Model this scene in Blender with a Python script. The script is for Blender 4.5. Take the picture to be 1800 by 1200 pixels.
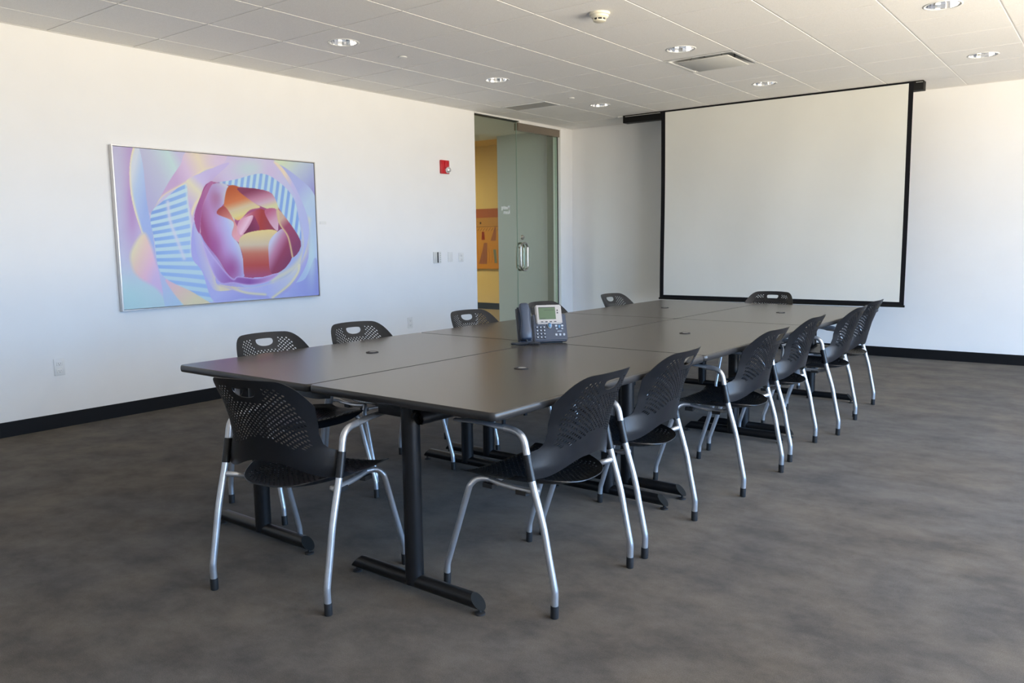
import bpy, bmesh, math, random
import numpy as np
from mathutils import Vector, Matrix

for o in list(bpy.data.objects): bpy.data.objects.remove(o)
scene = bpy.context.scene
COL = scene.collection
PI = math.pi

# ------------------------------------------------------------------ camera
CY, CP, CR = 0.649766, 0.121854, -0.0134157
CPOS = Vector((5.99765, -2.66396, 1.26707))
fwd = Vector((-math.sin(CY)*math.cos(CP), math.cos(CY)*math.cos(CP), -math.sin(CP)))
r0 = Vector((math.cos(CY), math.sin(CY), 0)); u0 = r0.cross(fwd)
rr = math.cos(CR)*r0 + math.sin(CR)*u0; uu = -math.sin(CR)*r0 + math.cos(CR)*u0
cam = bpy.data.cameras.new('camera'); cam_ob = bpy.data.objects.new('camera', cam); COL.objects.link(cam_ob)
M = Matrix((rr, uu, -fwd)).transposed().to_4x4(); M.translation = CPOS
cam_ob.matrix_world = M
cam.sensor_fit = 'HORIZONTAL'; cam.sensor_width = 36.0; cam.lens = 1419.284/1800*36.0
cam.clip_start = 0.05; cam.clip_end = 200
scene.camera = cam_ob

# ------------------------------------------------------------------ colour / exposure
vs = scene.view_settings
vs.view_transform = 'Standard'; vs.look = 'None'; vs.gamma = 1; vs.use_curve_mapping = False
vs.exposure = -0.52

# ------------------------------------------------------------------ daylight
SKY = (0.32, 0.59, 1.0); SKY_S = 26.0
GROUND = (1.0, 0.89, 0.72); GROUND_S = 22.0; STEEP_BOOST_S = 48.0
w = bpy.data.worlds.new('daylight'); scene.world = w; w.use_nodes = True
nt = w.node_tree; nt.nodes.clear()
tc = nt.nodes.new('ShaderNodeTexCoord'); sep = nt.nodes.new('ShaderNodeSeparateXYZ')
ramp = nt.nodes.new('ShaderNodeValToRGB'); bg = nt.nodes.new('ShaderNodeBackground'); out = nt.nodes.new('ShaderNodeOutputWorld')
mr = nt.nodes.new('ShaderNodeMapRange'); mr.inputs['From Min'].default_value = -1; mr.inputs['From Max'].default_value = 1
nt.links.new(tc.outputs['Generated'], sep.inputs[0]); nt.links.new(sep.outputs['Z'], mr.inputs['Value'])
nt.links.new(mr.outputs[0], ramp.inputs[0]); nt.links.new(ramp.outputs[0], bg.inputs[0]); nt.links.new(bg.outputs[0], out.inputs[0])
e = ramp.color_ramp.elements
k = GROUND_S/SKY_S
e[0].position = 0.475; e[0].color = (GROUND[0]*k, GROUND[1]*k, GROUND[2]*k, 1)
for p_, s_ in ((0.0, STEEP_BOOST_S/SKY_S), (0.33, STEEP_BOOST_S/SKY_S), (0.42, k)):  # steep downward directions made brighter, added to lift the ceiling
    q_ = ramp.color_ramp.elements.new(p_); q_.color = (GROUND[0]*s_, GROUND[1]*s_, GROUND[2]*s_, 1)
q_ = [x_ for x_ in ramp.color_ramp.elements if x_.position > 0.9][0]; q_.position = 0.53; q_.color = (*SKY, 1)
bg.inputs['Strength'].default_value = SKY_S

RX = 9.2          # inner face of the window wall
BY = -5.6          # back wall
H = 2.748
YF = 6.6144
WINS = [(-2.3, -0.4), (0.0, 1.9), (2.3, 4.2)]
WZ0, WZ1 = 0.12, 2.62
for y0, y1 in WINS:
    L = bpy.data.lights.new('window_daylight_portal', 'AREA'); L.shape = 'RECTANGLE'
    L.size = WZ1-WZ0; L.size_y = y1-y0
    L.cycles.is_portal = True
    o = bpy.data.objects.new('window_daylight_portal', L); COL.objects.link(o)
    o.location = (RX+0.10, (y0+y1)/2, (WZ0+WZ1)/2); o.rotation_euler = (0, PI/2, 0)

# ------------------------------------------------------------------ helpers
def mat(name, col, rough=0.5, metal=0.0, spec=0.5, emit=None, es=0.0):
    m = bpy.data.materials.new(name); m.use_nodes = True
    b = m.node_tree.nodes['Principled BSDF']
    b.inputs['Base Color'].default_value = (*col, 1); b.inputs['Roughness'].default_value = rough
    b.inputs['Metallic'].default_value = metal; b.inputs['Specular IOR Level'].default_value = spec
    if emit: b.inputs['Emission Color'].default_value = (*emit, 1); b.inputs['Emission Strength'].default_value = es
    return m
def noise_mat(name, c1, c2, scale, rough=0.6, bump=0.0, bscale=None, detail=4, spec=0.5, lo=0.35, hi=0.65, metal=0, stretch=None):
    m = mat(name, c1, rough, metal, spec); t = m.node_tree; b = t.nodes['Principled BSDF']
    g = t.nodes.new('ShaderNodeTexCoord'); n = t.nodes.new('ShaderNodeTexNoise'); r = t.nodes.new('ShaderNodeValToRGB')
    n.inputs['Scale'].default_value = scale; n.inputs['Detail'].default_value = detail
    src = g.outputs['Object']
    if stretch:
        mp = t.nodes.new('ShaderNodeMapping'); mp.inputs['Scale'].default_value = stretch
        t.links.new(src, mp.inputs[0]); src = mp.outputs[0]
    t.links.new(src, n.inputs['Vector']); t.links.new(n.outputs['Fac'], r.inputs[0])
    r.color_ramp.elements[0].color = (*c1, 1); r.color_ramp.elements[0].position = lo
    r.color_ramp.elements[1].color = (*c2, 1); r.color_ramp.elements[1].position = hi
    t.links.new(r.outputs[0], b.inputs['Base Color'])
    if bump:
        n2 = t.nodes.new('ShaderNodeTexNoise'); n2.inputs['Scale'].default_value = bscale or scale*4; n2.inputs['Detail'].default_value = 3
        bp = t.nodes.new('ShaderNodeBump'); bp.inputs['Strength'].default_value = bump; bp.inputs['Distance'].default_value = 0.01
        t.links.new(g.outputs['Object'], n2.inputs['Vector']); t.links.new(n2.outputs['Fac'], bp.inputs['Height']); t.links.new(bp.outputs[0], b.inputs['Normal'])
    return m

M_WALL = noise_mat('wall_paint', (0.87, 0.87, 0.865), (0.885, 0.885, 0.88), 3, 0.85, 0.03, 220, spec=0.3)
M_CEIL = noise_mat('acoustic_tile', (0.86, 0.85, 0.83), (0.95, 0.94, 0.92), 260, 0.95, 0.10, 330, detail=2, spec=0.1)
M_GRID = mat('ceiling_grid_white', (0.80, 0.79, 0.76), 0.5)
M_BASE = mat('black_vinyl_base', (0.005, 0.0055, 0.007), 0.5, spec=0.2)
M_TRIMW = mat('white_trim', (0.78, 0.77, 0.75), 0.5)
M_PLASTIC = noise_mat('black_seat_plastic', (0.008, 0.009, 0.011), (0.010, 0.011, 0.014), 40, 0.34, 0.05, 900, spec=0.4)
M_TUBE = noise_mat('silver_painted_tube', (0.50, 0.52, 0.56), (0.55, 0.57, 0.61), 30, 0.33, metal=0.75)
M_ARM = mat('silver_arm', (0.36, 0.38, 0.41), 0.38, 0.6)
M_RUBBER = mat('black_rubber', (0.012, 0.012, 0.013), 0.6)
M_TOP = noise_mat('dark_brown_laminate', (0.060, 0.053, 0.049), (0.068, 0.060, 0.055), 350, 0.27, detail=2, spec=0.9)
M_EDGE = mat('dark_table_edge', (0.020, 0.020, 0.021), 0.30)
M_METALB = noise_mat('black_powder_coat', (0.006, 0.006, 0.007), (0.008, 0.008, 0.009), 60, 0.35, 0.04, 800, spec=0.35)
M_CHROME = mat('polished_reflector', (0.85, 0.85, 0.86), 0.12, 1.0)
M_STEEL = mat('brushed_steel', (0.62, 0.61, 0.58), 0.28, 1.0)
M_FRAME = mat('silver_picture_frame', (0.62, 0.60, 0.58), 0.30, 0.9)
M_SCREEN = noise_mat('screen_fabric', (0.71, 0.71, 0.665), (0.72, 0.72, 0.675), 4, 0.9, spec=0.1)
M_SBLACK = mat('screen_black_border', (0.006, 0.006, 0.008), 0.8, spec=0.2)
M_HOUSE = mat('screen_housing_black', (0.006, 0.006, 0.006), 0.6, spec=0.2)
M_RED = mat('alarm_red', (0.52, 0.012, 0.022), 0.35)
M_WHITEP = mat('white_plastic', (0.80, 0.80, 0.78), 0.4)
M_IVORY = mat('ivory_plastic', (0.80, 0.76, 0.62), 0.45)
M_DARK = mat('dark_slot', (0.02, 0.02, 0.025), 0.5)
M_GREYP = mat('grey_plastic', (0.30, 0.30, 0.30), 0.5)
M_PHONE = mat('slate_phone_plastic', (0.038, 0.054, 0.085), 0.36)
M_PHONED = mat('dark_phone_plastic', (0.025, 0.03, 0.04), 0.4)
M_PHSILV = mat('phone_silver_bezel', (0.40, 0.38, 0.37), 0.4, 0.2)
M_LCD = mat('phone_lcd_green', (0.08, 0.125, 0.07), 0.3)
M_KEY = mat('phone_key_pale', (0.42, 0.46, 0.52), 0.4)
M_KEYB = mat('phone_key_blue', (0.10, 0.22, 0.36), 0.25)
M_YELLOW = mat('yellow_paint', (0.78, 0.58, 0.27), 0.8)
M_HALLG = mat('hall_grey_paint', (0.60, 0.61, 0.62), 0.8)
M_HEAD = mat('bronze_door_rail', (0.30, 0.25, 0.20), 0.35, 0.7)
M_GAP = mat('dark_gasket', (0.02, 0.025, 0.02), 0.5)
M_LETTER = mat('white_vinyl_letters', (0.85, 0.87, 0.86), 0.5)
M_VENT = mat('vent_grey', (0.42, 0.42, 0.40), 0.6)
M_VENTP = mat('diffuser_panel', (0.66, 0.66, 0.63), 0.6)
M_LENS = mat('strobe_lens', (0.75, 0.75, 0.75), 0.08, 0.5)

def carpet():
    m = mat('grey_brown_carpet', (0.1, 0.1, 0.1), 0.95, spec=0.15); t = m.node_tree; b = t.nodes['Principled BSDF']
    g = t.nodes.new('ShaderNodeTexCoord')
    def N(scale, det, st=None, rough=0.6):
        n = t.nodes.new('ShaderNodeTexNoise'); n.inputs['Scale'].default_value = scale; n.inputs['Detail'].default_value = det; n.inputs['Roughness'].default_value = rough
        if st:
            mp = t.nodes.new('ShaderNodeMapping'); mp.inputs['Scale'].default_value = st
            t.links.new(g.outputs['Object'], mp.inputs[0]); t.links.new(mp.outputs[0], n.inputs['Vector'])
        else: t.links.new(g.outputs['Object'], n.inputs['Vector'])
        return n
    n1 = N(3.2, 10, (1.0, 1.25, 1), 0.70); r1 = t.nodes.new('ShaderNodeValToRGB')
    els = r1.color_ramp.elements
    els[0].position = 0.36; els[0].color = (0.053, 0.0445, 0.036, 1)
    els[1].position = 0.64; els[1].color = (0.115, 0.098, 0.079, 1)
    t.links.new(n1.outputs['Fac'], r1.inputs[0])
    n3 = N(0.8, 4); r3 = t.nodes.new('ShaderNodeValToRGB')
    r3.color_ramp.elements[0].position = 0.4; r3.color_ramp.elements[0].color = (0.95, 0.98, 1.06, 1)
    r3.color_ramp.elements[1].position = 0.6; r3.color_ramp.elements[1].color = (1.04, 1.0, 0.94, 1)
    t.links.new(n3.outputs['Fac'], r3.inputs[0])
    mx0 = t.nodes.new('ShaderNodeMixRGB'); mx0.blend_type = 'MULTIPLY'; mx0.inputs[0].default_value = 1
    t.links.new(r1.outputs[0], mx0.inputs[1]); t.links.new(r3.outputs[0], mx0.inputs[2])
    n2 = N(300, 2); r2 = t.nodes.new('ShaderNodeValToRGB')
    r2.color_ramp.elements[0].position = 0.3; r2.color_ramp.elements[0].color = (0.72, 0.72, 0.72, 1)
    r2.color_ramp.elements[1].position = 0.7; r2.color_ramp.elements[1].color = (1.18, 1.18, 1.18, 1)
    t.links.new(n2.outputs['Fac'], r2.inputs[0])
    mx = t.nodes.new('ShaderNodeMixRGB'); mx.blend_type = 'MULTIPLY'; mx.inputs[0].default_value = 1
    t.links.new(mx0.outputs[0], mx.inputs[1]); t.links.new(r2.outputs[0], mx.inputs[2])
    t.links.new(mx.outputs[0], b.inputs['Base Color'])
    bp = t.nodes.new('ShaderNodeBump'); bp.inputs['Strength'].default_value = 0.35; bp.inputs['Distance'].default_value = 0.008
    nb = N(380, 2); t.links.new(nb.outputs['Fac'], bp.inputs['Height']); t.links.new(bp.outputs[0], b.inputs['Normal'])
    b.inputs['Sheen Weight'].default_value = 0.08; b.inputs['Sheen Roughness'].default_value = 0.5
    return m
M_CARPET = carpet()

def glass(name, tint, refl=0.9):
    m = bpy.data.materials.new(name); m.use_nodes = True; t = m.node_tree; t.nodes.clear()
    o = t.nodes.new('ShaderNodeOutputMaterial'); mx = t.nodes.new('ShaderNodeMixShader'); tr = t.nodes.new('ShaderNodeBsdfTransparent'); gl = t.nodes.new('ShaderNodeBsdfGlossy')
    fr = t.nodes.new('ShaderNodeFresnel'); ge = t.nodes.new('ShaderNodeNewGeometry'); iv = t.nodes.new('ShaderNodeMapRange'); iv.inputs['To Min'].default_value = 1.5; iv.inputs['To Max'].default_value = 1/1.5
    t.links.new(ge.outputs['Backfacing'], iv.inputs['Value']); t.links.new(iv.outputs[0], fr.inputs['IOR'])
    tr.inputs[0].default_value = (*tint, 1); gl.inputs['Roughness'].default_value = 0.01; gl.inputs[0].default_value = (refl, refl, refl, 1)
    t.links.new(fr.outputs[0], mx.inputs[0]); t.links.new(tr.outputs[0], mx.inputs[1]); t.links.new(gl.outputs[0], mx.inputs[2]); t.links.new(mx.outputs[0], o.inputs[0])
    return m
M_GLASS = glass('green_tinted_glass', (0.80, 0.86, 0.82))
M_WGLASS = glass('clear_window_glass', (0.97, 0.98, 0.98))

def obj(name, bm, m, parent=None, smooth=False, auto=None):
    me = bpy.data.meshes.new(name); bm.normal_update(); bm.to_mesh(me); bm.free()
    for mm in (m if isinstance(m, (list, tuple)) else [m]): me.materials.append(mm)
    if smooth:
        for p in me.polygons: p.use_smooth = True
        if auto is not None:
            try: me.set_sharp_from_angle(angle=auto)
            except Exception: pass
    o = bpy.data.objects.new(name, me); COL.objects.link(o)
    if parent: o.parent = parent
    return o
def empty(name, label, cat, loc=(0, 0, 0), rotz=0, group=None):
    o = bpy.data.objects.new(name, None); COL.objects.link(o); o.empty_display_size = 0.1
    o.location = loc; o.rotation_euler = (0, 0, rotz); o['label'] = label; o['category'] = cat
    if group: o['group'] = group
    return o
def tag(o, label, cat, group=None):
    o['label'] = label; o['category'] = cat
    if group: o['group'] = group
    return o
def struct(o): o['kind'] = 'structure'; return o
def box(bm, x0, x1, y0, y1, z0, z1, mi=0, T=None):
    vs_ = [bm.verts.new(p) for p in ((x0,y0,z0),(x1,y0,z0),(x1,y1,z0),(x0,y1,z0),(x0,y0,z1),(x1,y0,z1),(x1,y1,z1),(x0,y1,z1))]
    if T is not None:
        for v in vs_: v.co = T @ v.co
    for f in ((0,3,2,1),(4,5,6,7),(0,1,5,4),(1,2,6,5),(2,3,7,6),(3,0,4,7)):
        fc = bm.faces.new([vs_[i] for i in f]); fc.material_index = mi
    return vs_
def bbox_ob(name, b, m, parent=None, bevel=0.0, seg=2):
    bm = bmesh.new(); box(bm, *b)
    if bevel: bmesh.ops.bevel(bm, geom=list(bm.edges), offset=bevel, segments=seg, affect='EDGES', profile=0.5)
    return obj(name, bm, m, parent, smooth=bool(bevel), auto=math.radians(50))
def catmull(pts, rad, sub):
    P = [Vector(p) for p in pts]; n = len(P); out_, R = [], []
    for i in range(n-1):
        p0 = P[i-1] if i else P[0]*2-P[1]; p1, p2 = P[i], P[i+1]; p3 = P[i+2] if i+2 < n else P[n-1]*2-P[n-2]
        for k_ in range(sub):
            t = k_/sub
            out_.append(0.5*((2*p1)+(p2-p0)*t+(2*p0-5*p1+4*p2-p3)*t*t+(3*p1-p0-3*p2+p3)*t**3)); R.append(rad[i]*(1-t)+rad[i+1]*t)
    out_.append(P[-1]); R.append(rad[-1]); return out_, R
def tube(bm, pts, r, seg=12, sub=0, caps=True, squash=None, mi=0):
    rad = r if isinstance(r, (list, tuple)) else [r]*len(pts)
    P = [Vector(p) for p in pts]
    if sub: P, rad = catmull(pts, rad, sub)
    rings = []; up = None
    for i, p in enumerate(P):
        d = (P[min(i+1, len(P)-1)]-P[max(i-1, 0)]).normalized()
        if up is None: up = Vector((1, 0, 0)) if abs(d.x) < 0.9 else Vector((0, 1, 0))
        a = (up - d*up.dot(d)).normalized(); b = d.cross(a); up = a
        q = squash[i] if squash and not sub else (1, 1)
        rings.append([bm.verts.new(p + a*math.cos(2*PI*k_/seg)*rad[i]*q[0] + b*math.sin(2*PI*k_/seg)*rad[i]*q[1]) for k_ in range(seg)])
    for i in range(len(rings)-1):
        for k_ in range(seg):
            f = bm.faces.new([rings[i][k_], rings[i][(k_+1) % seg], rings[i+1][(k_+1) % seg], rings[i+1][k_]]); f.material_index = mi
    if caps:
        f = bm.faces.new(rings[0][::-1]); f.material_index = mi; f = bm.faces.new(rings[-1]); f.material_index = mi
def lathe(bm, prof, c=(0, 0, 0), seg=24, axis='Z', cap0=False, cap1=False):
    rings = []
    for r, h in prof:
        ring = []
        for k_ in range(seg):
            a = 2*PI*k_/seg; x, y = r*math.cos(a), r*math.sin(a)
            v = Vector((x, y, h)) if axis == 'Z' else (Vector((h, x, y)) if axis == 'X' else Vector((x, -h, y)))
            ring.append(bm.verts.new(v+Vector(c)))
        rings.append(ring)
    for i in range(len(rings)-1):
        for k_ in range(seg): bm.faces.new([rings[i][k_], rings[i][(k_+1) % seg], rings[i+1][(k_+1) % seg], rings[i+1][k_]])
    if cap0: bm.faces.new(rings[0][::-1])
    if cap1: bm.faces.new(rings[-1])
def interp(x, xs, ys): return float(np.interp(x, xs, ys))

# ================================================================== ROOM SHELL
bm = bmesh.new(); box(bm, -0.12, RX+0.25, BY-0.2, YF+0.2, -0.15, 0.0)
struct(obj('floor', bm, M_CARPET))
DY0, DY1 = 4.577, 6.455      # glazed opening in the left wall
bm = bmesh.new()
box(bm, -0.12, 0, BY, DY0, 0, H+0.1); box(bm, -0.12, 0, DY1, YF, 0, H+0.1)
struct(obj('wall_left', bm, M_WALL))
bm = bmesh.new(); box(bm, -0.12, RX+0.25, YF, YF+0.15, 0, H+0.1); struct(obj('wall_far', bm, M_WALL))
bm = bmesh.new(); box(bm, -0.12, RX+0.25, BY-0.15, BY, 0, H+0.1); struct(obj('wall_back', bm, M_WALL))
bm = bmesh.new()
box(bm, RX, RX+0.2, BY, YF, 0, WZ0); box(bm, RX, RX+0.2, BY, YF, WZ1, H+0.1)
ys = [BY]+[v for p in WINS for v in p]+[YF]
for i in range(0, len(ys), 2): box(bm, RX, RX+0.2, ys[i], ys[i+1], WZ0, WZ1)
struct(obj('wall_right', bm, M_WALL))
for n, (y0, y1) in enumerate(WINS):
    bm = bmesh.new(); f = 0.05
    X0, X1 = RX+0.12, RX+0.17
    box(bm, X0, X1, y0, y0+f, WZ0, WZ1); box(bm, X0, X1, y1-f, y1, WZ0, WZ1)
    box(bm, X0, X1, y0+f, y1-f, WZ0, WZ0+f); box(bm, X0, X1, y0+f, y1-f, WZ1-f, WZ1)
    fr_ = struct(obj('window_%d' % (n+2), bm, M_TRIMW))
# baseboards
bm = bmesh.new(); box(bm, 0, 0.012, BY, DY0, 0, 0.102); box(bm, 0, 0.012, DY1, YF, 0, 0.102); struct(obj('baseboard_left', bm, M_BASE))
bm = bmesh.new(); box(bm, 0.012, RX, YF-0.012, YF, 0, 0.102); struct(obj('baseboard_far', bm, M_BASE))
bm = bmesh.new(); box(bm, RX-0.012, RX, BY, YF-0.012, 0, 0.102); struct(obj('baseboard_right', bm, M_BASE))

# ceiling: tegular lay-in tiles over a recessed grid
GX, T = 0.3738, 0.61
LIGHTS = [(1, 2), (1, 5), (4, 5), (4, 8), (1, 8), (7, 5), (7, 8)]
LR = 0.104
bm = bmesh.new()
def tile(x0, x1, y0, y1, hole=None):
    g = 0.0065; h = 0.0042; a0, a1, b0, b1 = x0+g, x1-g, y0+h, y1-h; zt, zb = H+0.020, H
    if not hole:
        v = box(bm, a0, a1, b0, b1, zb, zt); return
    cx, cy, r = hole; seg = 32
    co = [bm.verts.new((x, y, zb)) for x, y in ((a0, b0), (a1, b0), (a1, b1), (a0, b1))]
    ct = [bm.verts.new((x, y, zt)) for x, y in ((a0, b0), (a1, b0), (a1, b1), (a0, b1))]
    for i in range(4): bm.faces.new([co[i], co[(i+1) % 4], ct[(i+1) % 4], ct[i]])
    ring = [bm.verts.new((cx+r*math.cos(-3*PI/4+2*PI*k_/seg), cy+r*math.sin(-3*PI/4+2*PI*k_/seg), zb)) for k_ in range(seg)]
    q = seg//4
    for i in range(4):
        arc = [ring[(i*q+j) % seg] for j in range(q+1)]
        bm.faces.new([co[i], co[(i+1) % 4]][::-1] + arc)
xs_ = [0.0]+[GX+T*i for i in range(15)]+[RX]
ysn = [BY]+[T*j for j in range(-9, 11)]+[YF]
for i in range(len(xs_)-1):
    for j in range(len(ysn)-1):
        ti, tj = i-1, j-10
        if (ti, tj) == (4, 6): continue
        x0, x1, y0, y1 = xs_[i], xs_[i+1], ysn[j], ysn[j+1]
        if (ti, tj) == (0, 7): y1 = 4.575
        tile(x0, x1, y0, y1, (GX+T*(ti+.5), T*(tj+.5), LR) if (ti, tj) in LIGHTS else None)
ce = struct(obj('ceiling', bm, M_CEIL))
bm = bmesh.new()
def grid_strip(x0, x1, y0, y1, z=0.0185, z1=0.0215):
    box(bm, x0, x1, y0, y1, H+z, H+z1)
for i, x in enumerate(xs_): grid_strip(max(0, x-0.0063), min(RX, x+0.0063), BY, YF, 0.002, 0.0185); grid_strip(max(0, x-0.012), min(RX, x+0.012), BY, YF)
for j, y in enumerate(ysn): 
    for i in range(len(xs_)-1): grid_strip(xs_[i]+0.012, xs_[i+1]-0.012, y-0.012, y+0.012)
struct(obj('trim_1', bm, M_GRID))
bm = bmesh.new(); box(bm, -0.12, RX+0.25, BY-0.1, YF+0.1, H+0.3, H+0.35); struct(obj('ceiling_slab', bm, M_HALLG))
bm = bmesh.new()   # wall angle where ceiling meets the walls
box(bm, 0, 0.018, BY, YF-0.018, H-0.003, H-0.0005); box(bm, 0, RX, YF-0.018, YF, H-0.003, H-0.0005); struct(obj('trim_2', bm, M_GRID))

# ---------------------------------------------------------------- glazed entry
GXP = -0.045
def pane(name, y0, y1, z0, z1, parent=None):
    bm = bmesh.new(); box(bm, GXP-0.006, GXP+0.006, y0, y1, z0, z1); return obj(name, bm, M_GLASS, parent)
YM = 5.43; YDR = 6.335; ZH0, ZH1 = 2.625, 2.712
p1 = struct(pane('window_1', DY0+0.004, YM-0.006, 0.012, 2.722))
bm = bmesh.new(); box(bm, -0.07, -0.02, DY0, YM, 2.722, 2.732); box(bm, -0.07, -0.02, DY0, YM, 0, 0.012)
obj('window_frame', bm, M_GAP, p1)
bm = bmesh.new(); box(bm, GXP-0.0055, GXP+0.0055, YM-0.005, YM-0.001, 0.012, 2.722); obj('glass_edge', bm, mat('pale_glass_edge', (0.34, 0.44, 0.39), 0.3), p1)
d1 = struct(pane('door_1', YM+0.002, YDR-0.055, 0.09, ZH0-0.004))
obj_b = bbox_ob('door_rail', (-0.075, -0.015, YM, YDR, ZH0, ZH1), M_HEAD, d1)
bbox_ob('door_rail', (-0.075, -0.015, YM+0.004, YDR-0.055, 0.008, 0.09), M_HEAD, d1)
bm = bmesh.new(); box(bm, GXP-0.007, GXP+0.007, YDR-0.052, YDR-0.012, 0.0, ZH0-0.004); obj('side_glass', bm, glass('edge_glass', (0.80, 0.92, 0.86)), d1)
bm = bmesh.new(); box(bm, GXP-0.006, GXP+0.006, YDR-0.012, YDR-0.006, 0.0, ZH0); obj('door_gasket', bm, M_GAP, d1)
bm = bmesh.new()   # D pull handle, a loop both sides of the glass
for s in (1, -1):
    xx = GXP+s*0.030; yb, yt = 0.945, 1.235; hy0, hy1 = 5.455, 5.600
    pts = []
    r = 0.05
    for a in range(0, 181, 20): pts.append((xx, (hy0+hy1)/2+((hy1-hy0)/2)*math.cos(math.radians(a)), yt-0.03+0.055*math.sin(math.radians(a))))
    for a in range(180, 361, 20): pts.append((xx, (hy0+hy1)/2+((hy1-hy0)/2)*math.cos(math.radians(a)), yb+0.03+0.055*math.sin(math.radians(a))))
    pts.append(pts[0]); tube(bm, pts, 0.013, 10, caps=False)
    for zz in (yt-0.03, yb+0.03): tube(bm, [(GXP+s*0.006, hy0, zz), (xx, hy0, zz)], 0.009, 8)
obj('door_handle', bm, M_STEEL, d1, True)
bm = bmesh.new(); lathe(bm, [(0.0, 0.026), (0.022, 0.026), (0.030, 0.016), (0.030, 0.006)], (GXP, 5.52, 1.33), 20, 'X'); obj('door_lock', bm, M_STEEL, d1, True, math.radians(40))
struct(bbox_ob('trim_3', (-0.12, 0.0, YDR, DY1, 0, H-0.001), M_WALL))           # plain jamb reveal beside the door
struct(bbox_ob('trim_4', (-0.10, 0.006, DY0, DY1, 2.732, H-0.0005), M_TRIMW))  # head trim
bm = bmesh.new(); box(bm, -0.01, 0.004, YM, YDR, ZH1, 2.732); struct(obj('trim_5', bm, M_TRIMW))
# lettering on the glass meant to be read from the corridor, so reversed from the room
def text_mesh(name, body, size, m, parent, fn):
    cu = bpy.data.curves.new(name, 'FONT'); cu.body = body; cu.size = size; cu.resolution_u = 3; cu.align_x = 'LEFT'; cu.offset = size*0.012
    t = bpy.data.objects.new(name, cu); COL.objects.link(t)
    dg = bpy.context.evaluated_depsgraph_get(); me = bpy.data.meshes.new_from_object(t.evaluated_get(dg)); bpy.data.objects.remove(t)
    for v in me.vertices: v.co = fn(v.co)
    me.materials.append(m); o = bpy.data.objects.new(name, me); COL.objects.link(o); o.parent = parent; return o
for body, zb in (('Meeting', 1.668), ('Room', 1.612)):
    text_mesh('lettering', body, 0.066, M_LETTER, p1, lambda c, zb=zb: Vector((GXP+0.0066, 5.275-c.x*0.80, zb+c.y)))

# ---------------------------------------------------------------- corridor beyond the glass
bm = bmesh.new(); box(bm, -9, -0.12, 2.0, 10.4, -0.15, 0); struct(obj('floor_hall', bm, mat('hall_floor', (0.30, 0.24, 0.15), 0.6)))
YY = 9.45
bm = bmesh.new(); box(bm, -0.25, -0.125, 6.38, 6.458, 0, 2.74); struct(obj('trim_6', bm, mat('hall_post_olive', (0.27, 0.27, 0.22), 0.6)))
bm = bmesh.new(); box(bm, -9, 0, YY, YY+0.15, 0, 3.3); struct(obj('wall_hall_yellow', bm, M_YELLOW))
bm = bmesh.new(); box(bm, -9, 0, YY-0.012, YY, 0, 0.12); struct(obj('baseboard_hall', bm, M_BASE))
bm = bmesh.new(); box(bm, -1.155, -0.12, 6.46, 6.62, 0, H+0.1); struct(obj('wall_hall_grey', bm, M_HALLG))
bm = bmesh.new(); box(bm, -9.15, -9, 2.0, 10.4, 0, 3.3); box(bm, -9, -0.12, 1.85, 2.0, 0, 3.3); box(bm, -0.12, 0, YF+0.15, 10.4, 0, 3.3); box(bm, -9, -0.12, 2.0, YY, 3.21, 3.3); struct(obj('wall_hall_end', bm, M_HALLG))
bm = bmesh.new(); box(bm, -9, -0.12, 2.0, 6.68, 2.748, 2.85); box(bm, -9, -0.12, 6.62, 6.68, 2.85, 3.2); struct(obj('ceiling_hall', bm, M_CEIL))
bm = bmesh.new(); box(bm, -9, -0.12, 6.68, 9.45, 3.08, 3.2); struct(obj('ceiling_hall_yellow', bm, M_YELLOW))

def hall_fill(loc, sx, sy, power, col, label):  # out-of-view lamps put in to light the corridor
    t = empty('hall_fill_lamp', label, 'lamp', loc)
    bbox_ob('fill_frame', (-sx/2-.02, sx/2+.02, -sy/2-.02, sy/2+.02, -0.02, 0.0), M_TRIMW, t)
    bm = bmesh.new(); box(bm, -sx/2, sx/2, -sy/2, sy/2, -0.024, -0.0205); obj('fill_diffuser', bm, mat('fill_glow', (1, 1, 1), 0.5, emit=col, es=3), t)
    L = bpy.data.lights.new('fill_light', 'AREA'); L.shape = 'RECTANGLE'; L.size = sx; L.size_y = sy; L.energy = power; L.color = col
    o = bpy.data.objects.new('fill_light', L); COL.objects.link(o); o.parent = t; o.location = (0, 0, -0.03)
hall_fill((-5.6, 7.4, 3.08), 1.2, 0.3, 225, (1.0, 0.80, 0.50), 'unseen warm lamp added to light the yellow corridor wall')
hall_fill((-2.2, 4.4, 2.748), 0.6, 0.6, 80, (0.90, 0.95, 1.0), 'unseen square lamp added to light the corridor near the glass door')

# ================================================================== painter for flat artworks
def paint_mesh(name, W, Hh, nx, ny, rgb_fn, m, parent, xform):
    u, v = np.meshgrid(np.linspace(0, 1, nx), np.linspace(0, 1, ny))
    rgb = rgb_fn(u.ravel(), v.ravel())
    me = bpy.data.meshes.new(name)
    co = np.stack([u.ravel()*W, v.ravel()*Hh], 1)
    verts = [tuple(xform(a, b)) for a, b in co]
    idx = np.arange(nx*ny).reshape(ny, nx)
    f = np.stack([idx[:-1, :-1], idx[:-1, 1:], idx[1:, 1:], idx[1:, :-1]], -1).reshape(-1, 4)
    me.from_pydata(verts, [], f.tolist()); me.update()
    at = me.color_attributes.new('paint', 'FLOAT_COLOR', 'POINT')
    c = np.ones((nx*ny, 4), np.float32); s = np.clip(rgb, 0, 1)
    c[:, :3] = np.where(s <= 0.04045, s/12.92, ((s+0.055)/1.055)**2.4)
    at.data.foreach_set('color', c.ravel())
    me.materials.append(m); o = bpy.data.objects.new(name, me); COL.objects.link(o); o.parent = parent; return o
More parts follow.
